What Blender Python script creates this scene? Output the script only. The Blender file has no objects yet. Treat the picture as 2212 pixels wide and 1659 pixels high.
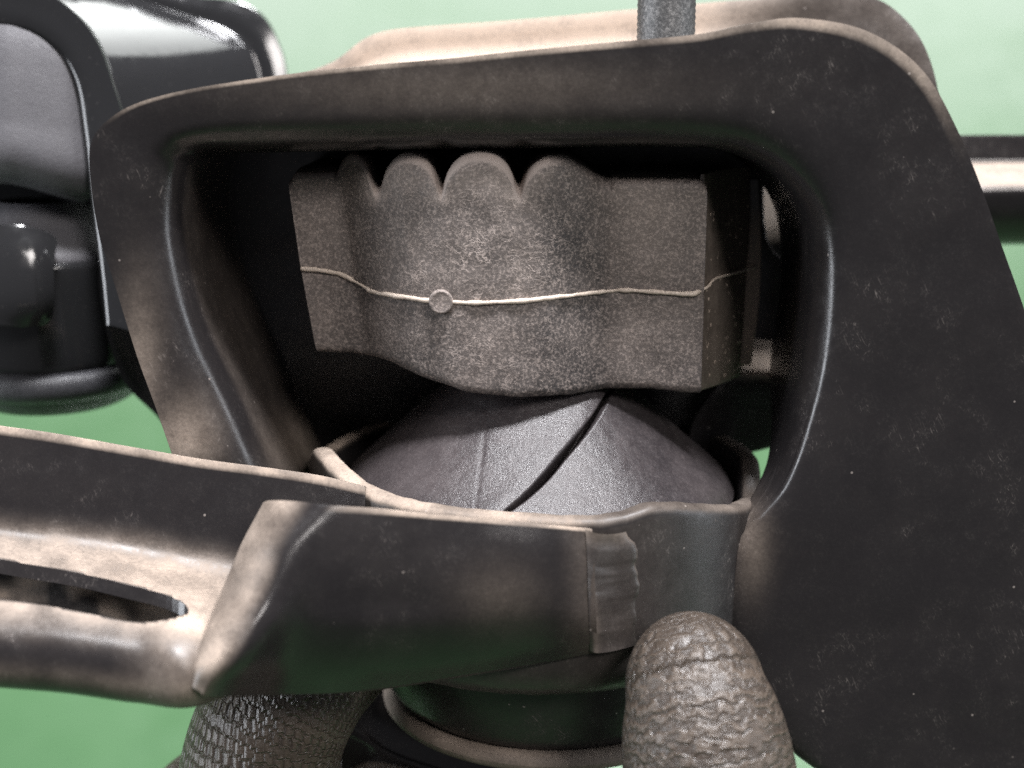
import bpy, bmesh, math, random
import numpy as np
from mathutils import Vector, noise as mnoise

random.seed(7)
scene = bpy.context.scene
COL = scene.collection

# ------------------------------------------------------------------ camera, world, lamps, exposure
S = 6.78e-5              # metres per modelling unit (about 0.07 mm)
D = 2950.0               # distance lens - mount, in units
PITCH = math.radians(40)
CAM = np.array([0.0, 0.0, 0.75])
RT = np.array([1.0, 0.0, 0.0])
FW = np.array([0.0, math.cos(PITCH), -math.sin(PITCH)])
UP = np.array([0.0, math.sin(PITCH), math.cos(PITCH)])

cd = bpy.data.cameras.new('camera')
cam = bpy.data.objects.new('camera', cd)
COL.objects.link(cam)
cam.location = CAM
cam.rotation_euler = (math.pi / 2 - PITCH, 0, 0)
cd.sensor_width = 36.0
cd.lens = 18.0 * D / 1106.0
cd.clip_start = 0.005
cd.clip_end = 50
cd.dof.use_dof = True
cd.dof.focus_distance = (D + 20) * S
cd.dof.aperture_fstop = 12.0
scene.camera = cam

w = bpy.data.worlds.new('World')
scene.world = w
w.use_nodes = True
w.node_tree.nodes['Background'].inputs[0].default_value = (0.93, 0.92, 1.0, 1)
w.node_tree.nodes['Background'].inputs[1].default_value = 0.13

def lamp(name, loc, target, sx, sy, power, col):
    ld = bpy.data.lights.new(name, 'AREA')
    ld.shape = 'RECTANGLE'
    ld.size, ld.size_y = sx, sy
    ld.energy = power
    ld.color = col
    o = bpy.data.objects.new(name, ld)
    COL.objects.link(o)
    o.location = loc
    o.rotation_euler = (Vector(target) - Vector(loc)).to_track_quat('-Z', 'Y').to_euler()
    return o
# ceiling tubes of the workshop, beyond and above the mounts
lamp('ceiling_lamp', (0.12, 0.52, 2.3), (0, 0.2, 0.6), 0.34, 0.26, 84, (0.97, 0.97, 1.0))
lamp('ceiling_lamp', (0.5, 1.7, 2.3), (0, 0.6, 0.3), 1.6, 0.14, 52, (0.96, 0.97, 1.0))
# open workshop door far behind, unseen side lights added for the bend highlights
lamp('door_light', (0.1, 5.2, 1.5), (0, 0.2, 0.4), 4.6, 2.4, 155, (0.97, 1.0, 0.98))
lamp('added_side_light', (-2.0, -0.1, 0.95), (0, 0.15, 0.6), 0.5, 1.8, 40, (0.90, 0.94, 1.0))
lamp('added_front_light', (0.55, -0.42, 1.92), (0, 0.15, 0.62), 0.4, 0.4, 13.0, (1.0, 0.95, 0.92))  # unseen lamp added above the camera to brighten the core lobes
lamp('added_side_light', (1.9, -0.1, 0.95), (0, 0.15, 0.6), 0.3, 1.8, 14, (0.90, 0.94, 1.0))

scene.view_settings.view_transform = 'Standard'
scene.view_settings.look = 'None'
scene.view_settings.exposure = 0.0
scene.view_settings.gamma = 1.0
scene.cycles.use_denoising = False
scene.cycles.max_bounces = 8

# ------------------------------------------------------------------ maths helpers
TH = math.radians(13)                     # the mount leans this much towards the lens
ED = np.array([0.0, math.sin(TH), math.cos(TH)])   # mount depth axis   (right, up, away)
EU = np.array([0.0, math.cos(TH), -math.sin(TH)])  # mount upright axis
EX = np.array([1.0, 0.0, 0.0])

def W(p):
    """units (right, up, away) -> world"""
    p = np.asarray(p, float)
    return CAM + S * (p[..., 0:1] * RT + p[..., 1:2] * UP + p[..., 2:3] * FW)

def P(x, y, d):
    a = D + d
    return np.array([(x - 1106) * a / D, (829.5 - y) * a / D, a])

def M(x, y, t):
    """point at depth t of the mount's own (leaning) planes"""
    rx, ru = (x - 1106) / D, (829.5 - y) / D
    lam = (D * math.cos(TH) + t) / (ru * math.sin(TH) + math.cos(TH))
    return lam * np.array([rx, ru, 1.0])

def pix(p):
    p = np.asarray(p, float)
    return 1106 + D * p[..., 0] / p[..., 2], 829.5 - D * p[..., 1] / p[..., 2]

def cr(pts, n):
    """uniform Catmull-Rom through pts (k,3) -> (n,3)"""
    pts = np.asarray(pts, float)
    k = len(pts)
    ext = np.vstack([2 * pts[0] - pts[1], pts, 2 * pts[-1] - pts[-2]])
    t = np.linspace(0, k - 1 - 1e-9, n)
    i = t.astype(int)
    f = (t - i)[:, None] if pts.ndim == 2 else (t - i)
    p0, p1, p2, p3 = ext[i], ext[i + 1], ext[i + 2], ext[i + 3]
    return 0.5 * (2 * p1 + (p2 - p0) * f + (2 * p0 - 5 * p1 + 4 * p2 - p3) * f ** 2 + (3 * p1 - p0 - 3 * p2 + p3) * f ** 3)

def cr_axis0(arr, n):
    """Catmull-Rom along axis 0 of (k,m,3)"""
    k, m, c = arr.shape
    return cr(arr.reshape(k, m * c), n).reshape(n, m, c)

def smooth(a, b, x):
    t = np.clip((np.asarray(x, float) - a) / (b - a), 0, 1)
    return t * t * (3 - 2 * t)

def nz(p, size, seed=0.0):
    return mnoise.noise(Vector((p[0] / size + seed, p[1] / size - seed, p[2] / size + 3.1 * seed)))

# ------------------------------------------------------------------ object helpers
def thing(name, origin, label, cat, group=None):
    o = bpy.data.objects.new(name, None)
    o.empty_display_size = 0.01
    COL.objects.link(o)
    o.location = W(origin)
    o['label'] = label
    o['category'] = cat
    if group:
        o['group'] = group
    return o

def link(name, me, mat, parent, smoothed=True):
    o = bpy.data.objects.new(name, me)
    COL.objects.link(o)
    if mat is not None and not me.materials:
        me.materials.append(mat)
    if smoothed:
        me.polygons.foreach_set('use_smooth', [True] * len(me.polygons))
    if parent:
        o.parent = parent
    return o

def mesh_from(name, pts, faces, parent, attrs=None):
    """pts in units"""
    wp = W(np.asarray(pts, float))
    if parent is not None:
        r = parent
        while r.parent:
            r = r.parent
        wp = wp - np.array(r.location)
    me = bpy.data.meshes.new(name)
    me.from_pydata(wp.tolist(), [], [tuple(f) for f in faces])
    for k, v in (attrs or {}).items():
        a = me.attributes.new(k, 'FLOAT', 'POINT')
        a.data.foreach_set('value', np.asarray(v, np.float32))
    me.update()
    return me

def grid_faces(nr, nc, wrap=False):
    f = []
    for i in range(nr - 1):
        for j in range(nc if wrap else nc - 1):
            j2 = (j + 1) % nc
            f.append((i * nc + j, i * nc + j2, (i + 1) * nc + j2, (i + 1) * nc + j))
    return f

def mods(o, thick=0.0, bevel=0.0, offset=0.0, seg=3):
    if thick:
        m = o.modifiers.new('solid', 'SOLIDIFY')
        m.thickness = thick * S
        m.offset = offset
        m.use_even_offset = False
    if bevel:
        m = o.modifiers.new('bevel', 'BEVEL')
        m.width = bevel * S
        m.segments = seg
        m.limit_method = 'ANGLE'
        m.angle_limit = math.radians(50)
    return o

def surf(name, curves, nu, nv, mat, parent, thick=0.0, bevel=0.0, dust=None, offset=0.0, wob=0.0):
    """curves: list of k curves of m points each; lofted both ways with splines"""
    A = np.array([cr(np.array(c), nu) for c in curves])          # (k, nu, 3)
    A = cr_axis0(A, nv)                                          # (nv, nu, 3)
    pts = A.reshape(-1, 3)
    if wob:
        pts = pts + np.array([[wob * nz(p, 160, 1.3), wob * nz(p, 160, 7.7), wob * nz(p, 160, 4.2)] for p in pts])
    at = {}
    if dust is not None:
        vv, uu = np.meshgrid(np.linspace(0, 1, nv), np.linspace(0, 1, nu), indexing='ij')
        px, py = pix(pts)
        at['dust'] = np.clip(dust(uu.ravel(), vv.ravel(), px, py), 0, 1)
    me = mesh_from(name, pts, grid_faces(nv, nu), parent, at)
    o = link(name, me, mat, parent)
    return mods(o, thick, bevel, offset)

def revolve(name, c, prof, n, mat, parent, attrs=None, fn=None, a0=0.0, a1=2 * math.pi, scale_d=1.0, cap=False):
    """prof: list of (radius, height along EU); angle 0 = right, pi/2 = towards the lens"""
    full = abs(a1 - a0 - 2 * math.pi) < 1e-6
    ang = np.linspace(a0, a1, n, endpoint=not full) if isinstance(n, int) else np.asarray(n)
    n = len(ang)
    pts, vs = [], []
    for k, (r, h) in enumerate(prof):
        for a in ang:
            pts.append(c + EX * r * math.cos(a) - ED * r * scale_d * math.sin(a) + EU * h)
            vs.append(k / (len(prof) - 1))
    pts = np.array(pts)
    if fn:
        pts = fn(pts, np.tile(ang, len(prof)), np.array(vs))
    at = {}
    if attrs:
        px, py = pix(pts)
        at['dust'] = np.clip(attrs(np.tile(ang, len(prof)), np.array(vs), px, py), 0, 1)
    f = grid_faces(len(prof), n, full)
    if cap and full:
        f.append(tuple(range(n)))
        f.append(tuple(range((len(prof) - 1) * n, len(prof) * n))[::-1])
    me = mesh_from(name, pts, f, parent, at)
    return link(name, me, mat, parent)

def tube_geo(pts, rad, n=14, cap=True):
    pts = np.asarray(pts, float)
    m = len(pts)
    rad = np.broadcast_to(np.asarray(rad, float), (m,))
    T = np.gradient(pts, axis=0)
    T /= np.linalg.norm(T, axis=1)[:, None]
    nrm = np.cross(T[0], [0.0, 0.3, 1.0]); nrm /= np.linalg.norm(nrm)
    V = []
    for i in range(m):
        nrm = nrm - T[i] * np.dot(nrm, T[i]); nrm /= np.linalg.norm(nrm)
        b = np.cross(T[i], nrm)
        for j in range(n):
            a = 2 * math.pi * j / n
            V.append(pts[i] + rad[i] * (math.cos(a) * nrm + math.sin(a) * b))
    F = grid_faces(m, n, True)
    if cap:
        F.append(tuple(range(n))[::-1]); F.append(tuple(range((m - 1) * n, m * n)))
    return np.array(V), F

def tube(name, pts, rad, mat, parent, n=14, dust=None, wob=0.0, wsize=20):
    V, F = tube_geo(pts, rad, n)
    if wob:
        V = V + np.array([[wob * nz(p, wsize, 1.3), wob * nz(p, wsize, 7.7), wob * nz(p, wsize, 4.2)] for p in V])
    at = {}
    if dust is not None:
        at['dust'] = np.full(len(V), dust)
    return link(name, mesh_from(name, V, F, parent, at), mat, parent)

# ------------------------------------------------------------------ materials
class NT:
    def __init__(s, name):
        s.m = bpy.data.materials.new(name)
        s.m.use_nodes = True
        s.n = s.m.node_tree.nodes
        s.l = s.m.node_tree.links
        s.b = s.n['Principled BSDF']
        s.tc = s.n.new('ShaderNodeTexCoord').outputs['Object']
    def node(s, t, **kw):
        n = s.n.new(t)
        for k, v in kw.items():
            setattr(n, k, v)
        return n
    def set(s, sock, v):
        if hasattr(v, 'is_output'):
            s.l.new(v, sock)
        else:
            sock.default_value = v
    def noise(s, size, detail=4, rough=0.6, stretch=None, dist=0.0, rot=None):
        vec = s.tc
        if stretch or rot:
            mp = s.node('ShaderNodeMapping')
            if stretch: mp.inputs['Scale'].default_value = stretch
            if rot: mp.inputs['Rotation'].default_value = rot
            s.l.new(vec, mp.inputs['Vector']); vec = mp.outputs[0]
        n = s.node('ShaderNodeTexNoise')
        s.l.new(vec, n.inputs['Vector'])
        n.inputs['Scale'].default_value = 1 / (size * S)
        n.inputs['Detail'].default_value = detail
        n.inputs['Roughness'].default_value = rough
        n.inputs['Distortion'].default_value = dist
        return n.outputs['Fac']
    def ramp(s, v, a, b, lo=0.0, hi=1.0):
        n = s.node('ShaderNodeMapRange')
        n.interpolation_type = 'SMOOTHSTEP'
        s.set(n.inputs['Value'], v)
        n.inputs['From Min'].default_value = a; n.inputs['From Max'].default_value = b
        n.inputs['To Min'].default_value = lo; n.inputs['To Max'].default_value = hi
        return n.outputs[0]
    def math(s, op, a, b=0.0, c=None, clamp=False):
        n = s.node('ShaderNodeMath', operation=op, use_clamp=clamp)
        s.set(n.inputs[0], a); s.set(n.inputs[1], b)
        if c is not None: s.set(n.inputs[2], c)
        return n.outputs[0]
    def mix(s, f, a, b):
        n = s.node('ShaderNodeMix', data_type='RGBA')
        s.set(n.inputs[0], f)
        for sock, v in ((n.inputs[6], a), (n.inputs[7], b)):
            s.set(sock, v if hasattr(v, 'is_output') else (*v, 1.0))
        return n.outputs[2]
    def attr(s, name):
        return s.node('ShaderNodeAttribute', attribute_name=name).outputs['Fac']
    def bump(s, h, strength, dist_units, prev=None):
        n = s.node('ShaderNodeBump')
        n.inputs['Strength'].default_value = strength
        n.inputs['Distance'].default_value = dist_units * S
        s.set(n.inputs['Height'], h)
        if prev is not None: s.l.new(prev, n.inputs['Normal'])
        return n.outputs[0]
    def done(s, col, rough, normal=None, spec=0.5, metal=0.0):
        s.set(s.b.inputs['Base Color'], col if hasattr(col, 'is_output') else (*col, 1.0))
        s.set(s.b.inputs['Roughness'], rough)
        s.set(s.b.inputs['Specular IOR Level'], spec)
        s.set(s.b.inputs['Metallic'], metal)
        if normal is not None:
            s.l.new(normal, s.b.inputs['Normal'])
        return s.m

DUST = (0.40, 0.32, 0.258)

def hairs(t, size, length, ang, lo, hi, gate, dist=0.35):
    """short thin strokes lying in one direction of the pressed face"""
    mp = t.node('ShaderNodeMapping', vector_type='TEXTURE')
    mp.inputs['Rotation'].default_value = (math.pi / 2 - PITCH, 0, ang)
    mp.inputs['Scale'].default_value = (1, length, 1)
    t.l.new(t.tc, mp.inputs['Vector'])
    n = t.node('ShaderNodeTexNoise')
    t.l.new(mp.outputs[0], n.inputs['Vector'])
    n.inputs['Scale'].default_value = 1 / (size * S)
    n.inputs['Detail'].default_value = 2.0
    n.inputs['Distortion'].default_value = dist
    return t.math('MULTIPLY', t.ramp(n.outputs['Fac'], lo, hi), gate)

def specks(t, cell, rad, keep):
    vo = t.node('ShaderNodeTexVoronoi', feature='F1')
    vo.inputs['Scale'].default_value = 1 / (cell * S)
    t.l.new(t.tc, vo.inputs['Vector'])
    dot = t.ramp(vo.outputs['Distance'], rad * 0.6, rad, 1.0, 0.0)
    sep = t.node('ShaderNodeSeparateColor')
    t.l.new(vo.outputs['Color'], sep.inputs[0])
    return t.math('MULTIPLY', dot, t.ramp(sep.outputs[0], keep, keep + 0.05))

def painted(name, paint=(0.014, 0.0125, 0.013), veil=0.12, r0=0.18, r1=0.30, spec=0.5, film=0.03):
    t = NT(name)
    big = t.noise(230, 6, 0.68)
    med = t.noise(62, 5, 0.7)
    fine = t.noise(8, 5, 0.8)
    patch = t.ramp(big, 0.40, 0.68)
    clump = t.math('MULTIPLY', t.ramp(med, 0.46, 0.68), t.math('ADD', patch, 0.2))
    a = t.attr('dust')  # settled cover, on some parts also painted light and shade
    # settled dust, broken up by grain and rubbed patches
    brk = t.math('ADD', t.math('MULTIPLY', t.math('SUBTRACT', fine, 0.5), 1.7), t.math('MULTIPLY', t.math('SUBTRACT', med, 0.5), 1.5))
    d = t.math('ADD', t.math('MULTIPLY', a, 1.1), t.math('MULTIPLY', brk, t.math('MULTIPLY', a, 1.0)), clamp=True)
    # thin film, strokes, specks
    g = t.math('ADD', t.math('MULTIPLY', clump, t.ramp(patch, 0.1, 0.8)), 0.03)
    v = t.math('ADD', hairs(t, 3.6, 9.0, 0.75, 0.60, 0.72, g), hairs(t, 3.4, 7.0, -0.5, 0.62, 0.74, g))
    v = t.math('ADD', v, hairs(t, 3.2, 12.0, 1.35, 0.64, 0.74, g))
    v = t.math('MULTIPLY', v, veil * 2.2)
    v = t.math('ADD', v, t.math('MULTIPLY', t.math('MULTIPLY', t.ramp(fine, 0.48, 0.72), t.math('ADD', clump, 0.15)), veil * 0.7))
    v = t.math('ADD', v, t.math('MULTIPLY', patch, film))
    v = t.math('ADD', v, t.math('MULTIPLY', specks(t, 34, 0.10, 0.86), veil * 4.0), clamp=True)
    col = t.mix(v, t.mix(d, paint, DUST), (0.37, 0.32, 0.29))
    tot = t.math('ADD', d, v, clamp=True)
    rough = t.math('ADD', t.ramp(med, 0.3, 0.7, r0, r1), t.math('MULTIPLY', tot, 0.7), clamp=True)
    h = t.math('ADD', t.math('MULTIPLY', fine, 0.5), t.math('MULTIPLY', v, 1.2))
    nm = t.bump(h, 0.20, 2.5)
    nm = t.bump(med, 0.10, 5.0, nm)
    return t.done(col, rough, nm, spec)

def rubber(name, base, light, cracks=0.5, rough=(0.5, 0.75), grain=0.5, spec=0.4):
    t = NT(name)
    big = t.noise(150, 4, 0.6)
    fine = t.noise(7.0, 4, 0.85)
    mid = t.noise(26, 5, 0.65)
    if cracks:
        wob = t.node('ShaderNodeTexNoise'); wob.inputs['Scale'].default_value = 1 / (30 * S); wob.inputs['Detail'].default_value = 4
        t.l.new(t.tc, wob.inputs['Vector'])
        mixv = t.node('ShaderNodeVectorMath', operation='MULTIPLY_ADD')
        t.l.new(wob.outputs['Color'], mixv.inputs[0]); mixv.inputs[1].default_value = (46 * S,) * 3
        t.l.new(t.tc, mixv.inputs[2])
        line = None
        for (ang, sx, cell, w0) in ((-0.15, 3.4, 19, 0.024), (-0.75, 3.0, 26, 0.018), (0.6, 2.8, 32, 0.015)):
            mp = t.node('ShaderNodeMapping', vector_type='TEXTURE')
            mp.inputs['Rotation'].default_value = (math.pi / 2 - PITCH, 0, ang)
            mp.inputs['Scale'].default_value = (sx, 1, 1)
            t.l.new(mixv.outputs[0], mp.inputs['Vector'])
            vo = t.node('ShaderNodeTexVoronoi', feature='DISTANCE_TO_EDGE')
            vo.inputs['Scale'].default_value = 1 / (cell * S)
            t.l.new(mp.outputs[0], vo.inputs['Vector'])
            one = t.math('MULTIPLY', t.ramp(vo.outputs['Distance'], w0 * 0.4, w0 * 1.6, 1.0, 0.0), t.ramp(t.noise(30 + cell, 3, 0.6), 0.48, 0.66))
            line = one if line is None else t.math('MAXIMUM', line, one)
        line = t.math('MULTIPLY', line, t.math('MULTIPLY', t.math('ADD', t.attr('craze'), 0.25), cracks))
    else:
        line = t.math('MULTIPLY', fine, 0.0)
    d = t.math('ADD', t.math('MULTIPLY', t.ramp(big, 0.25, 0.8), 0.26), t.math('MULTIPLY', t.ramp(fine, 0.47, 0.64), grain))
    d = t.math('ADD', d, t.math('MULTIPLY', mid, 0.25))
    d = t.math('ADD', d, t.attr('dust'))
    d = t.math('ADD', d, line, clamp=True)
    col = t.mix(d, base, light)
    nm = t.bump(t.math('ADD', t.math('ADD', fine, t.math('MULTIPLY', mid, 0.8)), line), 0.4, 4.0)
    return t.done(col, t.ramp(mid, 0.3, 0.7, *rough), nm, spec)

MAT_PAINT = painted('worn_black_paint', veil=0.10, film=0.012)
MAT_PLATE = painted('worn_black_plate', veil=0.08, r0=0.16, r1=0.26, film=0.02)
MAT_CUP = painted('dusty_black_cup', veil=0.12, r0=0.30, r1=0.42, film=0.02)
MAT_CORE = rubber('dusty_core_rubber', (0.034, 0.030, 0.029), (0.315, 0.264, 0.236), cracks=1.0, grain=0.62)
MAT_CONE = rubber('old_cone_rubber', (0.012, 0.0105, 0.012), (0.10, 0.084, 0.084), cracks=0.0, rough=(0.27, 0.40), grain=0.25, spec=0.55)
MAT_FOOT = rubber('black_foot_rubber', (0.025, 0.025, 0.028), (0.06, 0.06, 0.065), cracks=0.0, rough=(0.35, 0.5), grain=0.1)
MAT_SEAM = rubber('seam_rubber', (0.42, 0.35, 0.29), (0.75, 0.64, 0.54), cracks=0.0)
MAT_NEW_RUBBER = rubber('new_grey_rubber', (0.068, 0.066, 0.072), (0.10, 0.097, 0.105), cracks=0.0, rough=(0.45, 0.6), grain=0.1)

t = NT('new_gloss_black_paint')
pk = t.noise(40, 3, 0.5)
MAT_NEW = t.done(t.mix(t.ramp(t.noise(12, 4, 0.7), 0.62, 0.75), (0.016, 0.016, 0.017), (0.045, 0.042, 0.042)), t.ramp(pk, 0.3, 0.7, 0.07, 0.16), t.bump(pk, 0.06, 3.0), 0.5)

t = NT('grey_steel')
fn_ = t.noise(8, 5, 0.75)
MAT_STEEL = t.done(t.mix(t.ramp(fn_, 0.4, 0.7), (0.09, 0.09, 0.09), (0.24, 0.235, 0.23)), 0.5, t.bump(fn_, 0.4, 3.0), 0.5, 0.55)

t = NT('green_painted_floor')
b1 = t.noise(3600, 5, 0.6)
b2 = t.noise(420, 5, 0.65)
c = t.mix(t.ramp(b1, 0.35, 0.7), (0.062, 0.135, 0.06), (0.08, 0.162, 0.076))
c = t.mix(t.ramp(b2, 0.58, 0.75, 0, 0.35), c, (0.06, 0.145, 0.08))
MAT_FLOOR = t.done(c, t.math('ADD', t.ramp(b2, 0.3, 0.7, 0.0, 0.10), t.ramp(b1, 0.35, 0.7, 0.15, 0.27)), t.bump(b2, 0.15, 30.0), 0.5)

t = NT('grey_knit_glove')
ax, ar, kn = t.attr('axial'), t.attr('around'), t.attr('knit')
wb = t.noise(60, 3, 0.6)
w2 = t.noise(24, 4, 0.7)
ph = t.math('ADD', t.math('DIVIDE', ax, 19.0), t.math('ADD', t.math('MULTIPLY', wb, 2.2), t.math('ADD', t.math('MULTIPLY', w2, 0.7), t.math('MULTIPLY', t.math('SINE', t.math('DIVIDE', ar, 9.0)), 0.14))))
ridge = t.math('SINE', t.math('MULTIPLY', ph, 6.2832))
rk = t.math('SINE', t.math('ADD', t.math('DIVIDE', ax, 2.3), t.math('MULTIPLY', t.math('ABSOLUTE', t.math('SINE', t.math('DIVIDE', ar, 6.5))), 2.6)))
ck = t.math('ABSOLUTE', t.math('SINE', t.math('DIVIDE', ar, 6.5)))
stitch = t.math('ADD', t.math('MULTIPLY', rk, 0.8), t.math('MULTIPLY', ck, 1.1))
hh = t.node('ShaderNodeMix', data_type='FLOAT')
t.set(hh.inputs[0], kn); t.set(hh.inputs[2], t.math('MULTIPLY', ridge, t.ramp(wb, 0.3, 0.52, 0.1, 1.0))); t.set(hh.inputs[3], stitch)
hgt = hh.outputs[0]
fine = t.noise(6, 5, 0.8)
h2 = t.math('ADD', t.math('MULTIPLY', hgt, 0.6), t.math('ADD', t.math('MULTIPLY', fine, 0.25), t.math('MULTIPLY', w2, 0.7)))
dd = t.math('ADD', t.ramp(hgt, -0.8, 1.0, 0, 0.6), t.math('MULTIPLY', t.ramp(fine, 0.4, 0.7), 0.45), clamp=True)
MAT_GLOVE = t.done(t.mix(dd, (0.036, 0.027, 0.021), (0.092, 0.071, 0.055)), t.ramp(w2, 0.3, 0.7, 0.28, 0.44), t.bump(h2, 0.8, 4.6), 0.55)

# ------------------------------------------------------------------ the setting
me = bpy.data.meshes.new('floor')
me.from_pydata([(-8, -8, 0), (8, -8, 0), (8, 8, 0), (-8, 8, 0)], [], [(0, 1, 2, 3)])
fl = link('floor', me, MAT_FLOOR, None, False)
fl['kind'] = 'structure'

# ================================================================== the old mount
old = thing('engine_mount', M(1160, 1300, 310),
            'worn dusty black engine mount with torn rubber cone, held by the gloved hand', 'engine mount', 'engine mounts')

# ---- hoop: pressed steel strap, flanges turned outward front and back
F = [(450, 1200), (374, 974), (347, 898), (308, 796), (284, 720), (255, 625), (217, 500), (200, 400), (200, 315), (235, 260), (320, 213),
     (500, 178), (700, 152), (900, 132), (1100, 113), (1300, 93), (1500, 74), (1620, 50), (1730, 40), (1870, 68), (1990, 155), (2070, 290),
     (2150, 500), (2230, 740), (2290, 1000), (2330, 1250), (2340, 1500), (2330, 1700), (2200, 1850), (2000, 1850)]
B = [(590, 1200), (492, 975), (455, 892), (415, 805), (380, 725), (347, 625), (325, 510), (324, 430), (334, 355), (354, 318), (400, 292),
     (510, 280), (700, 272), (900, 268), (1100, 265), (1300, 262), (1480, 263), (1600, 275), (1690, 310), (1750, 360), (1795, 420), (1822, 490),
     (1832, 590), (1822, 720), (1788, 880), (1722, 1050), (1610, 1200), (1600, 1390), (1705, 1600), (1830, 1690)]
Q = [(500, 1180), (400, 985), (347, 905), (275, 829), (240, 745), (222, 660), (215, 590), (225, 480), (260, 390), (310, 330), (400, 270),
     (520, 215), (712, 142), (830, 72), (1080, 50), (1300, 30), (1500, 12), (1640, 0), (1780, -12), (1890, 0), (1960, 48), (2005, 120),
     (2028, 215), (2022, 330)]
WD = [620] * 19 + [590, 550, 520, 500, 480, 450, 200, 70, 50, 30, 30]
F3 = np.array([M(x, y, -8) for x, y in F])
B3 = np.array([M(x, y, 0) for x, y in B])
INW = B3 - F3
INW = INW - np.outer(INW @ ED, ED)
INW /= np.linalg.norm(INW, axis=1)[:, None]
# smoother inward direction: mix with direction to the opening's middle
mid = M(1060, 620, 0)
to = mid - B3
to = to - np.outer(to @ ED, ED); to /= np.linalg.norm(to, axis=1)[:, None]
INW = INW * 0.6 + to * 0.4
INW /= np.linalg.norm(INW, axis=1)[:, None]
rb = np.array([1.0] * 24 + [0.85, 0.45, 0.18, 0.13, 0.12, 0.12])[:, None]
WDa = np.array(WD, float)[:, None]
def off(inw, t):
    return B3 + INW * (inw * rb) + ED * np.minimum(t, WDa)
Q3 = []
for i in range(len(B)):
    if i < len(Q):
        Q3.append(M(*Q[i], WD[i] + 25 + {10: 60, 17: 95, 18: 70, 19: 48, 20: 28, 21: 12}.get(i, 120 if 10 < i < 17 else 0)))
    else:
        Q3.append(B3[i] - INW[i] * 40 * rb[i] + ED * (WD[i] + 8))
Q3 = np.array(Q3)
fr = lambda k, t: F3 * (1 - k) + B3 * k + ED * t
bk = B3 + INW * 44 * rb
hoop_curves = [F3, fr(0.3, -2), fr(0.62, -2), fr(0.86, 0), off(4, 8), off(26, 26), off(40, 60), off(45, 110),
               bk + ED * WDa * 0.45, bk + ED * WDa * 0.75, bk - INW * 2 * rb + ED * WDa * 0.93, bk - INW * 22 * rb + ED * (WDa + 0), bk * 0.8 + Q3 * 0.2 + ED * WDa * 0.2, Q3 * 0.6 + (bk + ED * WDa) * 0.4, Q3]
def hoop_dust_and_light(u, v, px, py):
    d = 0.9 * smooth(0.83, 0.9, v) * smooth(0.36, 0.45, u) * (0.12 + 0.88 * smooth(0.62, 0.53, u)) * smooth(0.80, 0.72, u) + 0.75 * (0.6 + 0.4 * np.sin(px / 53.0) * np.sin(px / 131.0 + 1)) * (v < 0.012) * smooth(0.3, 0.36, u) * smooth(0.74, 0.68, u)       # rear flange, dust lying on it; front edge glare painted in as pale colour
    d = d + 0.075 * smooth(0.42, 0.5, v) * smooth(0.8, 0.7, v) * smooth(0.34, 0.26, u)  # dusty left web, paled further as painted fill for the dark interior
    d = d + 0.30 * np.exp(-((px - 300) / 45) ** 2 - ((py - 800) / 170) ** 2) * (v < 0.35)
    d = d + 0.42 * np.exp(-((px - 400) / 60) ** 2 - ((py - 960) / 90) ** 2) * (v < 0.35)
    d = d + 0.25 * np.exp(-((px - 640) / 60) ** 2 - ((py - 960) / 70) ** 2)  # lit patch low on the left web, painted into the colour
    d = d + 0.2 * np.exp(-((px - 1625) / 35) ** 2 - ((py - 1180) / 90) ** 2)
    d = d + 0.12 * np.exp(-((px - 1000) / 420) ** 2 - ((py - 190) / 60) ** 2) * (v < 0.35)
    return d
hoop = surf('hoop_bracket', hoop_curves, 260, 90, MAT_PAINT, old, thick=26, bevel=5, dust=hoop_dust_and_light, wob=2.5)

# ---- back plate closing the hoop, with the lower ledge and the arm that runs out to the right
def mgrid(name, rows, nu, nv, mat, **kw):
    return surf(name, [[M(*q) for q in r] for r in rows], nu, nv, mat, old, **kw)
mgrid('back_plate', [[(400, 250, 600), (800, 240, 600), (1200, 240, 600), (1652, 270, 600)],
                     [(440, 480, 605), (800, 480, 620), (1200, 480, 620), (1655, 510, 600)],
                     [(470, 600, 610), (800, 600, 640), (1200, 600, 640), (1730, 600, 600)],
                     [(560, 850, 610), (800, 850, 640), (1200, 850, 640), (1730, 715, 600)],
                     [(640, 1010, 620), (800, 1010, 640), (1200, 1000, 640), (1560, 930, 620)]], 30, 20, MAT_PAINT, thick=24, bevel=4)
mgrid('rear_ledge', [[(1560, 700, 640), (1660, 708, 640), (1760, 715, 640)],
                     [(1560, 720, 630), (1660, 722, 630), (1760, 728, 630)],
                     [(1560, 795, 500), (1660, 800, 500), (1760, 808, 500)],
                     [(1560, 815, 480), (1660, 820, 480), (1760, 828, 480)],
                     [(1500, 900, 500), (1640, 900, 500), (1760, 900, 500)],
                     [(1480, 985, 520), (1600, 978, 520), (1740, 940, 520)]], 12, 30, MAT_PAINT, thick=20, bevel=4,
      dust=lambda u, v, px, py: 0.75 * (1 - smooth(0.5, 0.62, v)))
rear_rows = []
for (ya, yb, ta) in ((300, 292, 900), (340, 330, 895), (365, 352, 890), (376, 362, 870), (470, 395, 760), (516, 412, 730), (545, 430, 728), (600, 480, 745), (640, 515, 780), (650, 525, 820)):
    rear_rows.append([(1560, ya + 6, ta), (1700, ya, ta), (1860, ya * .6 + yb * .4, ta), (2100, yb, ta), (2400, yb, ta)])
mgrid('rear_arm', rear_rows, 40, 50, MAT_PAINT, thick=24, bevel=4,
      dust=lambda u, v, px, py: 0.6 * smooth(0.28, 0.36, v) * smooth(0.60, 0.52, v))

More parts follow.
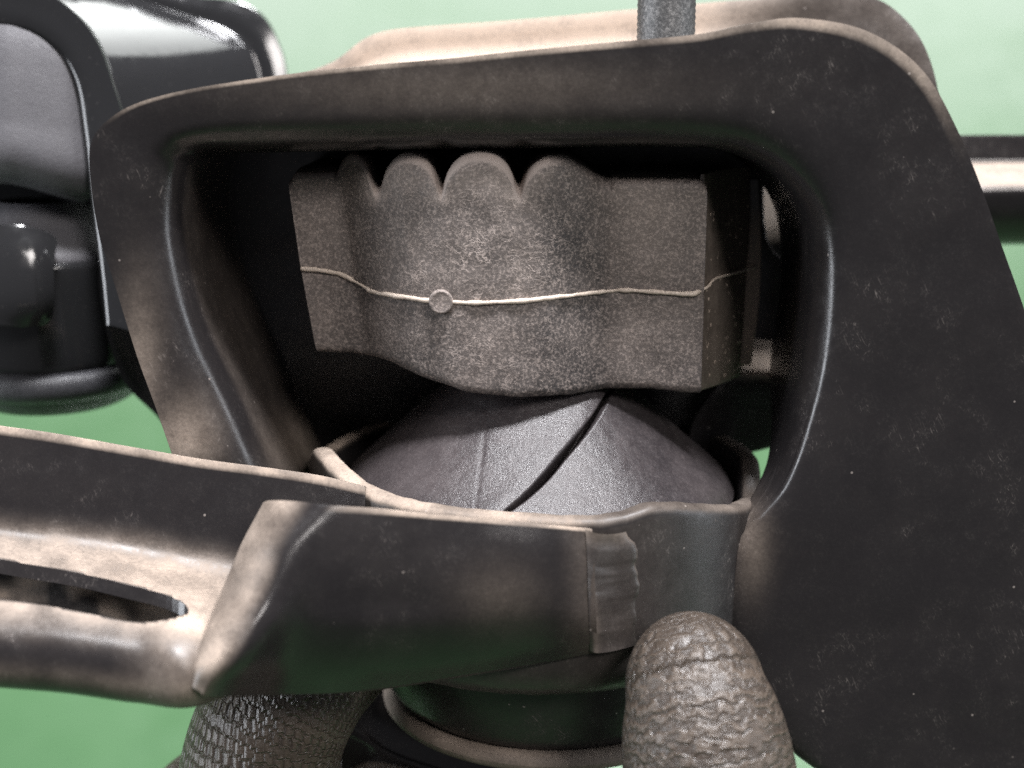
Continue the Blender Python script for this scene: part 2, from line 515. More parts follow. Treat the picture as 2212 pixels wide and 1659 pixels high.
# ---- threaded stud on top of the hoop
sc = M(1437, 130, 300)
prof = [(62, 240)]
h = 240.0
while h > -110:
    h -= 7
    prof.append((66.0 if (len(prof) % 2) else 64.3, h))
def stud_fn(pts, ang, vs):
    return pts
revolve('stud', sc, [(50, 248)] + prof + [(66, -160)], 40, MAT_STEEL, old, cap=True)

# ---- core block
xs = np.concatenate([np.linspace(622, 720, 30), np.linspace(721, 1300, 240), np.linspace(1301, 1522, 60)])
def itp(x, pts):
    a = np.array(pts, float)
    return np.interp(x, a[:, 0], a[:, 1])
def sitp(x, pts):
    """smooth interpolation"""
    xx = np.linspace(min(x.min(), pts[0][0]), max(x.max(), pts[-1][0]), 600)
    yy = itp(xx, pts)
    k = np.exp(-np.linspace(-2, 2, 21) ** 2); k /= k.sum()
    yy = np.convolve(np.pad(yy, 10, mode='edge'), k, 'valid')
    return np.interp(x, xx, yy)
# depth of the front face: flat cheek, bulging middle, flat cheek
front = sitp(xs, [(600, 185), (735, 183), (790, 128), (860, 72), (950, 38), (1060, 30), (1170, 52), (1250, 95), (1296, 128), (1330, 128), (1560, 140)])
def bump_top(x):
    y = np.where(x < 722, 372, 424.0)
    y = np.where(x > 1318, 388, y)
    for (cx, hw, top, base) in ((762, 41, 332, 410), (882, 61, 331, 412), (1032, 78, 328, 412)):
        m = np.abs(x - cx) < hw
        yy = top + (base - top) * (1 - np.sqrt(np.clip(1 - np.abs((x - cx) / hw) ** 2.0, 0, 1)))
        y = np.where(m, yy, y)
    for cx in (813, 948, 1115):
        m = np.abs(x - cx) < 24
        y = np.where(m, np.minimum(y, 408) - 0 * np.sqrt(np.clip(1 - ((x - cx) / 20) ** 2, 0, 1)), y)
    m = (x > 1122) & (x <= 1318)
    yy = 335 + 90 * (1 - np.sqrt(np.clip(1 - ((np.minimum(x, 1200) - 1200) / 80) ** 2, 0, 1)))
    yy = np.where(x > 1200, 335 + 53 * smooth(1205, 1318, x), yy)
    return np.where(m, yy, y)
top = bump_top(xs)
top = top + 22 * smooth(645, 622, xs) ** 2 + 16 * smooth(1504, 1522, xs) ** 2
kk = np.exp(-np.linspace(-1.6, 1.6, 9) ** 2); kk /= kk.sum()
top[30:-60] = np.convolve(np.pad(top[30:-60], 4, mode='edge'), kk, 'valid')
bot = sitp(xs, [(622, 762), (700, 764), (765, 776), (850, 816), (960, 850), (1090, 862), (1220, 856), (1310, 842), (1400, 842), (1500, 852), (1540, 852)])
skew = lambda y: itp(y, [(300, -2), (395, 0), (580, 28), (762, 62), (870, 78)])       # left end leans
pts, at = [], []
RB = 46.0
prof_n = 0
cols = []
for i, x in enumerate(xs):
    f, yt, yb = front[i], top[i], bot[i]
    mid_part = 722 < x < 1318
    r = 34.0 if mid_part else 20.0
    sec = []
    for k, tt in enumerate((560, 400, 320, 260)):
        sec.append((yt + (0 if mid_part else -6), max(tt, f + 70) + 3 * (3 - k)))
    for a in np.linspace(0, math.pi / 2, 7):
        sec.append((yt + r * (1 - math.cos(a)), f + r * (1 - math.sin(a))))
    for v in np.linspace(0, 1, 42)[1:-1]:
        sec.append((yt + r + (yb - yt - r - 18) * v, f))
    for a in np.linspace(0, math.pi / 2, 6):
        sec.append((yb - 18 * (1 - math.sin(a)), f + 18 * (1 - math.cos(a))))
    for tt in (90, 300):
        sec.append((yb - tt * 0.12, f + tt))
    cols.append(sec)
ns = len(cols[0])
for i, x in enumerate(xs):
    wgt = 1 - smooth(622, 1500, x)
    for (y, tt) in cols[i]:
        # keep rows parallel in depth: project the front corner, then push back along the mount axis
        base = M(x + skew(y) * wgt - 8 * (1 - wgt) * (y - 600) / 250, y, front[i])
        p = base + ED * (tt - front[i])
        p = p + ED * (2.2 * nz(p, 60, 2.0) + 1.2 * nz(p, 22, 5.0)) + EU * 1.5 * nz(p, 30, 8.0)
        pts.append(p)
pts = np.array(pts)
nx = len(xs)
faces = grid_faces(nx, ns)
# end caps (left and right cheeks)
faces.append(tuple(range(ns)))
faces.append(tuple(range((nx - 1) * ns, nx * ns))[::-1])
px, py = pix(pts)
core_dust_and_shade = 0.30 * np.exp(-((px - 1000) / 280) ** 2) * np.exp(-((py - 385) / 40) ** 2) - 0.16 * smooth(1120, 1200, px) * smooth(1325, 1300, px) + 0.14 * smooth(760, 690, px) + 0.10 * np.exp(-((px - 1390) / 70) ** 2) - 0.10 * smooth(720, 850, py)  # dusty tone; bulge's right side and bottom darkened as painted shade
nt = np.tile(np.arange(ns), nx)
rowi = nt
colx = np.repeat(xs, ns)
core_dust_and_shade = core_dust_and_shade + 0.7 * (rowi >= 3) * (rowi <= 8) * smooth(724, 760, colx) * smooth(1235, 1160, colx)  # dusty lobe bevels, raised to paint in the light on their tops
for cx in (813, 948, 1115):
    core_dust_and_shade = core_dust_and_shade + 0.45 * np.exp(-((px - cx) / 20) ** 2 - ((py - 425) / 16) ** 2)
core = link('rubber_core', mesh_from('rubber_core', pts, faces, old, {'dust': np.clip(core_dust_and_shade, -0.2, 1), 'craze': np.clip(1.0 * np.exp(-((px - 1010) / 190) ** 2 - ((py - 540) / 120) ** 2) + 0.5 * np.exp(-((px - 920) / 130) ** 2 - ((py - 730) / 80) ** 2), 0, 1)}), MAT_CORE, old)

# right side of the core: metal insert face with pimples, and the rusty edge strip
sd = [[M(1517, 376, 158), M(1560, 366, 330), M(1618, 360, 450)],
      [M(1517, 470, 158), M(1562, 462, 330), M(1618, 455, 450)],
      [M(1515, 640, 158), M(1560, 620, 330), M(1612, 600, 450)],
      [M(1509, 760, 160), M(1555, 745, 330), M(1604, 730, 450)],
      [M(1501, 846, 162), M(1550, 830, 330), M(1596, 812, 450)]]
side = surf('core_side', sd, 20, 30, MAT_CUP, old, thick=10, bevel=2, dust=lambda u, v, px, py: 0.22 + 0 * u)
A = cr_axis0(np.array([cr(np.array(c), 40) for c in sd]), 80)
NV, NF = [], []
bm = bmesh.new()
bmesh.ops.create_icosphere(bm, subdivisions=1, radius=1.0)
iv = np.array([v.co[:] for v in bm.verts]); ifc = [[v.index for v in f.verts] for f in bm.faces]
bm.free()
for q in range(95):
    p = A[random.randint(16, 76), random.randint(2, 37)]
    r = random.uniform(3.0, 7.0)
    o_ = len(NV)
    NV.extend((p + ED * -3 + iv * r).tolist()); NF.extend([[a + o_ for a in f] for f in ifc])
nub = link('pimple', mesh_from('pimple', NV, NF, side, {'dust': [0.75] * len(NV)}), MAT_CUP, side)
nub['kind'] = 'stuff'
mgrid('edge_strip', [[(1618, 385, 445), (1640, 385, 440)], [(1618, 500, 445), (1644, 500, 440)], [(1606, 650, 445), (1640, 650, 440)], [(1592, 790, 445), (1622, 788, 440)]],
      4, 24, MAT_CUP, thick=14, bevel=3, dust=lambda u, v, px, py: 0.65 * smooth(0.1, 0.6, v))

# mould seam and round mark
seam_px = [(650, 580), (690, 584), (735, 592), (770, 610), (800, 628), (830, 635), (880, 643), (953, 652), (1050, 654), (1130, 650), (1220, 640), (1310, 629), (1350, 627), (1420, 631), (1490, 635), (1512, 630)]
def face_t(x, y):
    wgt = 1 - smooth(622, 1500, x)
    xb = x - itp(y, [(300, -2), (395, 0), (580, 28), (762, 62)]) * wgt
    return np.interp(xb, xs, front)
sm = cr(np.array([M(x, y, face_t(x, y) - 3.0) for x, y in seam_px]), 150)
rr = np.array([5.0 + 1.8 * nz(p, 30, 3) for p in sm])
rr[28:38] *= 0.55
tube('seam_line', sm, rr, MAT_SEAM, core, 8, wob=1.6, wsize=16)
sm2 = cr(np.array([M(1512, 630, 138), M(1530, 618, 160), M(1545, 602, 260), M(1580, 592, 350), M(1640, 575, 440)]), 40)
tube('seam_line', sm2, 3.2, MAT_SEAM, side, 8, wob=1.5, wsize=14)
mc = M(953, 652, face_t(953, 652) - 7)
dv, df = [], []
for k, (r, h) in enumerate(((27, 6), (26.5, -3), (24, -6.5), (20.5, -5.5), (18, -4.6), (0.5, -5))):
    for a in np.linspace(0, 2 * math.pi, 40, endpoint=False):
        dv.append(mc + EX * r * math.cos(a) + EU * r * math.sin(a) + ED * h)
df = grid_faces(6, 40, True)
link('mould_mark', mesh_from('mould_mark', dv, df, core, {'dust': [0.12] * len(dv)}), MAT_CORE, core)

# ---- cone of the rubber spring, torn along one side
CC = M(1160, 985, 310)
crack = np.array([(1325, 830), (1312, 855), (1298, 880), (1288, 897), (1262, 932), (1240, 958), (1212, 990), (1186, 1022), (1160, 1050), (1130, 1078), (1098, 1104), (1080, 1118)], float)
def cone_fn(pts, ang, vs):
    px, py = pix(pts)
    out = pts.copy()
    frontm = np.sin(ang) > -0.25
    cx = np.interp(py, crack[:, 1], crack[:, 0])
    wdt = np.interp(py, [840, 900, 950, 1040, 1110], [3.5, 4.5, 5.5, 6, 3.5])
    dxx = px - cx
    dn = dxx * 0.72
    groove = np.exp(-(dn / wdt) ** 4)
    lipl = np.exp(-((dn + 26) / 22) ** 2) * 2.5 + 3 * smooth(8, -4, dn) * smooth(-120, -20, dn)
    inside = frontm & (py > 835) & (py < 1122)
    rad = (EX[None] * np.cos(ang)[:, None] - ED[None] * np.sin(ang)[:, None]) * 0.75 + EU[None] * 0.65
    out += rad * np.where(inside, -75 * groove + lipl, 0)[:, None]
    # shallow dent and a faint fold
    out += rad * np.where(frontm, -0.9 * np.exp(-((px - 1042 + (py - 980) * 0.12) / 6) ** 2) + 5 * np.exp(-((px - 870) / 110) ** 2) , 0)[:, None]
    out += rad * np.array([2.0 * nz(p, 120, 4.0) + 0.5 * nz(p, 20, 1.0) for p in pts])[:, None]
    return out
cprof = cr(np.array([[160, 250], [178, 225], [204, 196], [250, 152], [310, 96], [370, 40], [425, -8], [456, -38], [474, -70]], float), 150)
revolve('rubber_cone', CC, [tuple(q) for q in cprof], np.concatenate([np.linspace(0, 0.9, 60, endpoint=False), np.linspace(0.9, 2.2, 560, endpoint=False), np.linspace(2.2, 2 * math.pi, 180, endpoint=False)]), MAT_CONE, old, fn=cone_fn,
        attrs=lambda a, v, px, py: 0.16 * smooth(1180, 900, px) + 0.02 - 0.12 * smooth(1250, 1450, px))  # side light painted in: cone paler at left, darker at right
revolve('cone_neck', CC, [(120, 300), (160, 240), (178, 200), (182, 180), (170, 150)], 64, MAT_CONE, old)

# ---- cup: rolled shell round the cone
rim_y = np.array([(672, 945), (690, 970), (720, 1006), (770, 1046), (830, 1072), (900, 1090), (1000, 1104), (1100, 1112), (1220, 1119), (1300, 1119), (1350, 1110), (1400, 1092), (1450, 1088), (1530, 1092), (1600, 1094), (1640, 1075), (1668, 1045)], float)
def cup_fn(lowfade):
    def f(pts, ang, vs):
        out = pts.copy()
        ring = CC[None] + EX[None] * 528 * np.cos(ang)[:, None] - ED[None] * 528 * np.sin(ang)[:, None]
        rx, ry = pix(ring)
        ty = np.interp(rx, rim_y[:, 0], rim_y[:, 1])
        sh = np.where(np.sin(ang) > 0, (ry - ty) * (ring[:, 2] / D) / math.cos(TH), 0) * smooth(0.0, 0.25, np.sin(ang))
        hh = (pts - CC[None]) @ EU
        fade = smooth(-230, -20, hh) if lowfade else 1.0
        out += EU[None] * (sh * fade)[:, None]
        out += EX[None] * (-16 * np.exp(-((ang - math.pi) / 0.16) ** 2) * smooth(-160, 0, hh))[:, None]
        out += EU[None] * np.array([2.2 * nz(p, 35, 2.0) for p in pts])[:, None]
        return out
    return f
shell_prof = [(478, -75), (484, -30), (492, -8), (500, -2), (512, 0), (524, -1), (533, -6), (537, -16), (538, -40), (538, -120), (537, -200), (536, -280), (533, -330), (520, -365), (490, -390), (445, -405), (400, -412)]
sp = [tuple(q) for q in cr(np.array(shell_prof, float), 70)]
revolve('cup', CC, sp, 260, MAT_CUP, old, fn=cup_fn(True),
        attrs=lambda a, v, px, py: 0.80 * smooth(0.10, 0.19, v) * smooth(0.46, 0.40, v) * (0.25 + 0.75 * smooth(1400, 1000, px)) * (0.75 + 0.25 * np.sin(px / 37.0) * np.sin(px / 91.0)) + 0.04 * smooth(1600, 1350, px) * (v > 0.45))

# ---- lower cap with its rolled lip
LC = M(1185, 1440, 330)
lp = [(455, 190), (440, 100), (415, 20), (400, -10), (385, -26), (378, -32)]
revolve('lower_cap', LC, [tuple(q) for q in cr(np.array(lp, float), 40)], 160, MAT_CUP, old)
tor = [(392 + 26 * math.cos(a), -50 + 24 * math.sin(a)) for a in np.linspace(0, 2 * math.pi, 17)]
revolve('cap_lip', LC, tor, 160, MAT_CUP, old, attrs=lambda a, v, px, py: 0.42 + 0 * v)
revolve('cap_floor', LC, [(388, -52), (340, -90), (200, -110), (10, -112)], 64, MAT_PAINT, old)

mgrid('lower_bracket', [[(690, 1400, 420), (800, 1430, 400), (1000, 1500, 380), (1300, 1560, 380)],
                        [(700, 1500, 330), (790, 1530, 320), (950, 1590, 300), (1300, 1640, 300)],
                        [(735, 1570, 300), (790, 1598, 290), (900, 1652, 270), (1300, 1760, 250)],
                        [(738, 1576, 310), (790, 1606, 300), (896, 1660, 280), (1300, 1770, 260)],
                        [(740, 1800, 420), (800, 1820, 420), (950, 1850, 400), (1300, 1900, 380)]], 30, 40, MAT_PLATE, thick=16, bevel=4)
# ---- carrier arm: pressed channel coming in from the left
def L(*a):
    return [P(*q) for q in a]
chan = [
    L((-90, 906, -60), (150, 942, -50), (300, 967, -42), (420, 988, -36), (560, 1008, -28), (690, 1027, -20), (790, 1050, -20)),
    L((-90, 1000, -64), (150, 1035, -54), (300, 1060, -46), (420, 1080, -40), (560, 1100, -32), (690, 1120, -25), (790, 1140, -25)),
    L((-90, 1095, -68), (150, 1120, -58), (300, 1142, -50), (420, 1165, -44), (560, 1190, -36), (690, 1215, -30), (790, 1230, -30)),
    L((-90, 1145, -80), (150, 1172, -72), (300, 1196, -64), (420, 1222, -60), (560, 1250, -55), (690, 1270, -50), (790, 1280, -50)),
    L((-90, 1180, -120), (150, 1208, -114), (300, 1236, -110), (420, 1264, -108), (560, 1292, -106), (690, 1300, -100), (790, 1310, -90)),
    L((-90, 1250, -220), (150, 1276, -222), (300, 1302, -225), (420, 1322, -228), (560, 1340, -190), (690, 1340, -120), (790, 1340, -80)),
    L((-90, 1318, -300), (150, 1342, -305), (300, 1362, -310), (420, 1378, -314), (560, 1380, -190), (690, 1370, -140), (790, 1360, -90)),
    L((-90, 1366, -338), (150, 1388, -343), (300, 1408, -348), (420, 1424, -352), (560, 1420, -205), (690, 1395, -150), (790, 1380, -95)),
    L((-90, 1420, -345), (150, 1440, -350), (300, 1460, -355), (420, 1472, -357), (560, 1445, -200), (690, 1420, -155), (790, 1400, -95)),
    L((-90, 1460, -325), (150, 1482, -330), (300, 1502, -335), (420, 1510, -337), (560, 1460, -180), (690, 1440, -145), (790, 1415, -85)),
    L((-90, 1462, -280), (150, 1484, -285), (300, 1504, -290), (420, 1512, -292), (560, 1460, -150), (690, 1440, -115), (790, 1415, -60)),
]
def chan_dust(u, v, px, py):
    d = 0.72 * smooth(0.17, 0.40, v) * smooth(0.74, 0.55, v) * (0.75 + 0.25 * smooth(100, 450, px))
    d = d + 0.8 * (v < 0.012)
    d = d * (1 - 0.62 * smooth(0.57, 0.66, v)) + 0.08 * np.exp(-((v - 0.66) / 0.05) ** 2) + 0.16 * np.exp(-((v - 0.84) / 0.04) ** 2)
    d = d + 0.24 * smooth(230, 420, px) * smooth(0.5, 0.62, v)
    return d * np.array([0.85 + 0.5 * nz((x_, y_, 0), 60, 2.0) for x_, y_ in zip(px, py)])
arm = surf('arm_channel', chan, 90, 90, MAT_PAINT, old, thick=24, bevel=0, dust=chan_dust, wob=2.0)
# slot pressed through the channel floor
def slot_cutter():
    c = np.array([P(*q) for q in ((-260, 1215, -205), (60, 1280, -232), (250, 1318, -250), (405, 1346, -262))])
    up = np.array([0, 1.0, 0.15]); up /= np.linalg.norm(up)
    c = cr(c, 30)
    V, Fc = [], []
    wv = np.concatenate([np.full(22, 1.0), np.sqrt(np.clip(1 - np.linspace(0.1, 0.995, 8) ** 2, 0, 1))])
    for i, p in enumerate(c):
        tng = c[min(i + 1, 29)] - c[max(i - 1, 0)]; tng /= np.linalg.norm(tng)
        side = np.cross(tng, up); side /= np.linalg.norm(side)
        for (a, b) in ((1, 1), (1, -1), (-1, -1), (-1, 1)):
            V.append(p + side * (52 * wv[i]) * a + up * 90 * b)
    Fc = grid_faces(30, 4, True)
    Fc += [(3, 2, 1, 0), (116, 117, 118, 119)]
    me = mesh_from('slot_cut', V, Fc, old)
    bm = bmesh.new(); bm.from_mesh(me); bmesh.ops.recalc_face_normals(bm, faces=bm.faces); bm.to_mesh(me); bm.free()
    return link('slot_cut', me, None, old, False)
cut = slot_cutter()
bo = arm.modifiers.new('slot', 'BOOLEAN'); bo.operation = 'DIFFERENCE'; bo.object = cut; bo.solver = 'EXACT'
bv = arm.modifiers.new('bevel', 'BEVEL'); bv.width = 5 * S; bv.segments = 2; bv.limit_method = 'ANGLE'; bv.angle_limit = math.radians(50)
bpy.context.view_layer.update()
dg = bpy.context.evaluated_depsgraph_get()
new_me = bpy.data.meshes.new_from_object(arm.evaluated_get(dg), depsgraph=dg)
arm.modifiers.clear()
arm.data = new_me
bpy.data.objects.remove(cut, do_unlink=True)

surf('lower_plate', [L((-90, 1190, -60), (150, 1225, -55), (300, 1250, -50), (520, 1290, -50)), L((-90, 1330, -120), (150, 1360, -120), (300, 1380, -120), (520, 1400, -120)),
                     L((-90, 1455, -260), (150, 1470, -265), (300, 1490, -270), (520, 1490, -270))], 60, 40, MAT_CUP, old, thick=14, bevel=3, wob=12, dust=lambda u, v, px, py: np.array([0.1 + 0.7 * nz((a, b, 0), 46, 3.0) for a, b in zip(px, py)]))
# front wall of the arm, swept up to the cup; its left end is rolled
fw = [
    L((585, 1106, -90), (548, 1172, -130), (520, 1230, -160), (494, 1290, -200), (466, 1354, -260), (428, 1422, -320), (416, 1458, -330)),
    L((566, 1090, -165), (528, 1162, -205), (500, 1226, -232), (474, 1288, -262), (448, 1353, -312), (420, 1428, -356), (412, 1470, -360)),
    L((576, 1081, -225), (540, 1157, -268), (512, 1225, -292), (488, 1289, -316), (462, 1355, -356), (430, 1434, -384), (416, 1484, -378)),
    L((606, 1080, -268), (566, 1158, -310), (542, 1227, -332), (520, 1291, -352), (493, 1357, -382), (454, 1436, -400), (432, 1494, -384)),
    L((650, 1083, -296), (602, 1163, -334), (582, 1230, -352), (560, 1292, -368), (531, 1358, -390), (488, 1435, -402), (444, 1502, -380)),
    L((700, 1090, -312), (645, 1170, -340), (622, 1232, -353), (602, 1295, -362), (574, 1360, -374), (532, 1434, -378), (492, 1504, -346)),
    L((770, 1096, -304), (725, 1170, -316), (705, 1232, -318), (690, 1295, -313), (670, 1360, -304), (640, 1432, -280), (610, 1502, -230)),
    L((870, 1105, -284), (860, 1170, -286), (852, 1232, -282), (845, 1295, -271), (835, 1360, -258), (820, 1432, -222), (800, 1492, -165)),
    L((1000, 1116, -248), (1000, 1175, -251), (1000, 1232, -249), (998, 1292, -240), (996, 1355, -222), (994, 1415, -186), (990, 1464, -135)),
    L((1150, 1129, -212), (1152, 1180, -218), (1154, 1235, -215), (1156, 1290, -205), (1158, 1345, -186), (1160, 1395, -155), (1162, 1436, -110)),
    L((1278, 1141, -172), (1282, 1185, -172), (1285, 1235, -168), (1287, 1285, -160), (1289, 1330, -150), (1290, 1370, -130), (1290, 1408, -100)),
]
def fw_dust_and_light(u, v, px, py):
    d = 0.7 * (v >= 0) * (np.abs(u) < 0.02) * smooth(0.5, 0.6, v) + 0.5 * smooth(0.47, 0.30, v) * (0.6 + 0.45 * np.abs(np.sin(u * 9 + 1)))
    d = d * np.array([0.85 + 0.75 * nz((x_, y_, 0), 55, 4.0) for x_, y_ in zip(px, py)])
    d = d + 0.10 * np.exp(-((px - 1080) / 90) ** 2 - ((py - 1290) / 70) ** 2)  # tan spot of a reflected fingertip, painted into the colour
    d = d + 0.10 * smooth(1190, 1290, px)
    return d
surf('front_wall', fw, 60, 130, MAT_PLATE, old, thick=20, bevel=4, dust=fw_dust_and_light, wob=2.0, offset=-1)
def cup_at(x, h, r=538.0):
    an = np.linspace(0.2, 2.8, 400)
    q = CC[None] + EX[None] * r * np.cos(an)[:, None] - ED[None] * r * np.sin(an)[:, None] + EU[None] * h
    xx, _ = pix(q)
    k = np.argmin(np.abs(xx - x))
    return q[k]
hs = np.linspace(-12, -275, 30)
wcols = [[], [], [], [], []]
for i, h in enumerate(hs):
    j1, j2 = 9 * mnoise.noise(Vector((i * 0.17, 1.0, 0))), 7 * mnoise.noise(Vector((i * 0.2, 5.0, 0)))
    bead = 6 * mnoise.noise(Vector((i * 0.21, 9.0, 2.0)))
    ptL = P(*np.array(cr(np.array([(1262, 1141, -182), (1270, 1235, -178), (1275, 1330, -158), (1276, 1404, -112)], float), 30)[i]))
    tp = 1.0 - 0.35 * (1 - smooth(0, 7, i))
    c0, c1, c2 = cup_at(1300 + j2, h), cup_at(1300 + 38 * tp + j1, h), cup_at(1300 + 82 * tp + 1.6 * j1, h)
    wcols[0].append(ptL); wcols[1].append(ptL * 0.35 + c0 * 0.65 + np.array([0, 0, -17 - bead]))
    wcols[2].append(c0 * 0.3 + c1 * 0.7 + np.array([0, 0, -15 - bead])); wcols[3].append(c1 * 0.3 + c2 * 0.7 + np.array([0, 0, -5])); wcols[4].append(c2 + np.array([0, 0, 8]))
def weld_dust(u, v, px, py):
    return 0.36 * smooth(1190, 1120, py) + 0.05 + 0.16 * np.exp(-((v - 0.9) / 0.06) ** 2) + 0.12 * np.exp(-((v - 0.2) / 0.08) ** 2) * smooth(1240, 1330, py)
surf('weld_bead', wcols, 120, 40, MAT_CUP, old, dust=weld_dust, wob=6.0)

# ================================================================== the new mount, behind at the left
new = thing('engine_mount', P(110, 860, 700),
            'new glossy black engine mount with clean grey rubber, behind the worn one at the left', 'engine mount', 'engine mounts')
nF = [(-420, 300), (-380, 60), (-250, -30), (-60, -42), (80, -18), (126, 0), (165, 30), (198, 66), (225, 116), (245, 175), (265, 240), (282, 340), (292, 450), (300, 600), (300, 720)]
nB = [(-330, 320), (-290, 140), (-180, 72), (-40, 56), (40, 62), (78, 74), (110, 94), (140, 122), (160, 156), (174, 200), (184, 270), (194, 350), (204, 440), (222, 580), (235, 700)]
nR = [(-120, 300), (-90, 90), (0, 0), (120, -28), (220, -10), (290, 12), (370, 40), (430, 60), (480, 82), (515, 108), (535, 145), (548, 210), (556, 320), (565, 460), (570, 600)]
nQ = [(-120, 260), (-90, 20), (60, -110), (200, -70), (300, -30), (370, -14), (430, 0), (490, 4), (540, 18), (575, 45), (600, 92), (618, 155), (630, 300), (640, 460), (645, 600)]
F3 = np.array([P(x, y, 430) for x, y in nF]); B3 = np.array([P(x, y, 440) for x, y in nB])
R3 = np.array([P(x, y, 1020) for x, y in nR]); Q3 = np.array([P(x, y, 1050) for x, y in nQ])
f2 = lambda k, t: F3 * (1 - k) + B3 * k + np.array([0, 0, t])
r2 = lambda k: B3 * (1 - k) + R3 * k
ncv = [F3, f2(0.35, 0), f2(0.75, 0), f2(0.97, 10), r2(0.03) + [0, 0, 30], r2(0.12), r2(0.4), r2(0.7), r2(0.92), R3 * 0.97 + Q3 * 0.03, R3 * 0.75 + Q3 * 0.25 + [0, 0, 10], R3 * 0.4 + Q3 * 0.6, Q3]
surf('hoop_bracket', ncv, 160, 70, MAT_NEW, new, thick=26, bevel=7)
# core
nc = [[P(-260, 120, 620), P(-120, 96, 560), P(0, 82, 520), P(60, 84, 525), P(120, 100, 545), P(168, 128, 580)],
      [P(-262, 140, 590), P(-120, 112, 520), P(0, 98, 480), P(60, 100, 485), P(128, 118, 505), P(174, 140, 545)],
      [P(-262, 200, 585), P(-120, 180, 512), P(0, 170, 470), P(60, 172, 474), P(132, 182, 495), P(176, 192, 540)],
      [P(-262, 300, 585), P(-120, 280, 512), P(0, 265, 470), P(60, 268, 474), P(136, 282, 495), P(182, 292, 540)],
      [P(-262, 360, 590), P(-120, 338, 516), P(0, 334, 474), P(60, 342, 478), P(140, 364, 500), P(190, 378, 545)],
      [P(-262, 372, 640), P(-120, 350, 570), P(0, 346, 540), P(60, 354, 545), P(140, 376, 560), P(190, 388, 590)]]
ncore = surf('rubber_core', nc, 60, 50, MAT_NEW_RUBBER, new, thick=60, offset=-1, bevel=6)
ns_ = cr(np.array([P(-100, 228, 500), P(0, 232, 463), P(50, 236, 466), P(100, 242, 474), P(135, 254, 488), P(170, 268, 524)]), 50)
tube('seam_line', ns_, 4.0, MAT_SEAM, ncore, 8, wob=1.0)
NC = P(105, 640, 760)
revolve('cone', NC, [tuple(q) for q in cr(np.array([(110, 260), (135, 235), (160, 205), (200, 165), (225, 130), (226, 100)], float), 24)], 80, MAT_NEW_RUBBER, new)
revolve('cup', NC, [tuple(q) for q in cr(np.array([(205, 110), (224, 120), (236, 112), (240, 90), (240, 0), (240, -100), (238, -150), (232, -172)], float), 50)], 120, MAT_NEW, new)
revolve('cup_rim', NC, [tuple(q) for q in cr(np.array([(228, -166), (250, -172), (262, -186), (266, -206), (262, -226), (250, -240), (236, -246), (222, -262), (200, -280), (150, -296), (20, -300)], float), 70)], 120, MAT_FOOT, new)
tb = [[P(-120, 500, 560), P(0, 505, 510), P(60, 512, 515), P(92, 540, 535)],
      [P(-120, 560, 545), P(0, 560, 492), P(62, 565, 496), P(96, 575, 520)],
      [P(-120, 630, 545), P(0, 635, 492), P(60, 640, 496), P(94, 630, 520)],
      [P(-120, 685, 560), P(0, 690, 510), P(50, 684, 515), P(78, 668, 530)]]
surf('stop_tab', tb, 30, 30, MAT_NEW, new, thick=60, offset=-1, bevel=12)
# backing of the hoop
surf('back_plate', [[P(-300, 60, 900), P(0, 20, 900), P(250, 60, 900), P(330, 160, 900)], [P(-300, 600, 900), P(0, 600, 900), P(250, 600, 900), P(380, 600, 900)]], 12, 12, MAT_NEW, new, thick=24, bevel=4)

# ================================================================== the gloved hand
hand = thing('gloved_hand', P(1200, 2150, 250), 'hand in a grey brown knit work glove gripping the worn mount from below', 'hand')
bones = []
def limb(pts, rad, knit):
    q = np.array([P(*p) for p in pts]); r = np.array(rad, float)
    n = 40
    qq = cr(q, n)
    r2_ = cr(np.stack([r, r, r], 1), n)[:, 0]
    # rounded tip
    tdir = qq[-1] - qq[-2]; tdir /= np.linalg.norm(tdir)
    tip, tr = [], []
    for a in np.linspace(0.12, 1.5, 12):
        tip.append(qq[-1] + tdir * r2_[-1] * 1.12 * math.sin(a)); tr.append(r2_[-1] * math.cos(a))
    qq = np.vstack([qq, tip]); r2_ = np.concatenate([r2_, tr])
    bones.append((qq, r2_, knit))
limb([(1480, 2300, 200), (1560, 2000, -60), (1545, 1790, -190), (1528, 1640, -215), (1512, 1540, -205), (1502, 1490, -190)], [190, 190, 178, 172, 158, 142], 0.0)
limb([(860, 2250, 320), (640, 1950, 230), (560, 1760, 170), (575, 1600, 140), (640, 1480, 150), (720, 1400, 190)], [190, 185, 182, 176, 165, 150], 1.0)
limb([(860, 2300, 480), (520, 2070, 460), (410, 1900, 420), (430, 1770, 420), (510, 1690, 470)], [180, 172, 162, 150, 135], 1.0)
limb([(1000, 2250, 700), (760, 2050, 800), (680, 1860, 820), (720, 1700, 840)], [180, 165, 155, 140], 1.0)
limb([(1200, 2250, 820), (1060, 2100, 980), (1020, 1950, 1040), (1050, 1820, 1080)], [170, 145, 135, 120], 1.0)
limb([(1180, 2900, 500), (1200, 2600, 450), (1160, 2300, 400), (1020, 2150, 380)], [300, 320, 340, 250], 0.6)
limb([(1050, 2300, 600), (900, 1980, 560), (870, 1780, 600)], [230, 220, 190], 0.8)
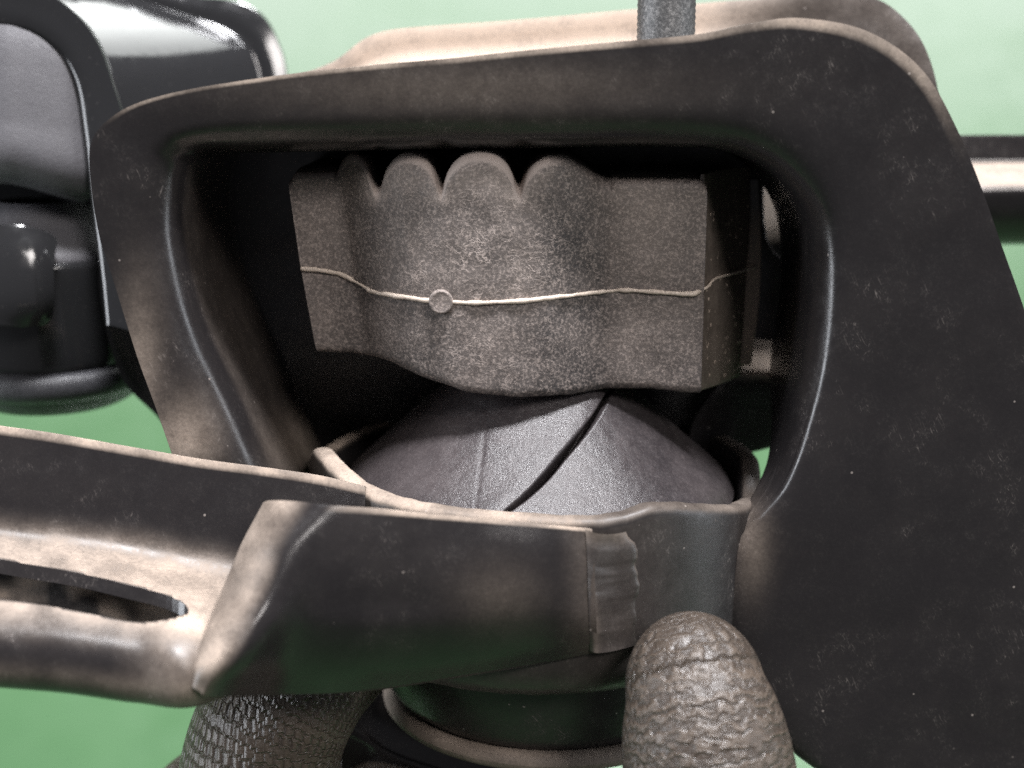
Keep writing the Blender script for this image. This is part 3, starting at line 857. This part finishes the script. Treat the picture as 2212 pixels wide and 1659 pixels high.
limb([(1180, 2500, 400), (1300, 2250, 350), (1200, 2150, 500)], [260, 260, 230], 0.6)
HV, HF = [], []
for (q, r, k) in bones:
    V, Fh = tube_geo(q, r, 36)
    o_ = len(HV)
    HV.extend(V.tolist()); HF.extend([[a + o_ for a in f] for f in Fh])
hm = mesh_from('glove', HV, HF, hand)
gl = link('glove', hm, MAT_GLOVE, hand)
rm = gl.modifiers.new('remesh', 'REMESH'); rm.mode = 'VOXEL'; rm.voxel_size = 11 * S
sm_ = gl.modifiers.new('smooth', 'SMOOTH'); sm_.iterations = 8; sm_.factor = 0.5
bpy.context.view_layer.update()
dg = bpy.context.evaluated_depsgraph_get()
gm = bpy.data.meshes.new_from_object(gl.evaluated_get(dg), depsgraph=dg)
gl.modifiers.clear()
gl.data = gm
n = len(gm.vertices)
co = np.empty(n * 3); gm.vertices.foreach_get('co', co); co = co.reshape(-1, 3)
wc = co + np.array(hand.location) - CAM
uc = np.stack([wc @ RT, wc @ UP, wc @ FW], 1) / S
best = np.full(n, 1e9); axial = np.zeros(n); around = np.zeros(n); knit = np.zeros(n)
for (q, r, k) in bones:
    seg = np.linalg.norm(np.diff(q, axis=0), axis=1)
    cum = np.concatenate([[0], np.cumsum(seg)])
    for i in range(0, len(q) - 1):
        a, b = q[i], q[i + 1]
        ab = b - a
        tt = np.clip(((uc - a) @ ab) / max(ab @ ab, 1e-6), 0, 1)
        dvec = uc - (a + tt[:, None] * ab)
        dist = np.linalg.norm(dvec, axis=1) / max(r[i], 60)
        m = dist < best
        best[m] = dist[m]
        axial[m] = cum[i] + tt[m] * seg[i]
        around[m] = np.arctan2(dvec[m, 2], dvec[m, 0]) * 170.0
        knit[m] = k
for nm_, v in (('axial', axial), ('around', around), ('knit', knit)):
    a = gm.attributes.new(nm_, 'FLOAT', 'POINT'); a.data.foreach_set('value', v.astype(np.float32))
gm.polygons.foreach_set('use_smooth', [True] * len(gm.polygons))
if not gm.materials:
    gm.materials.append(MAT_GLOVE)
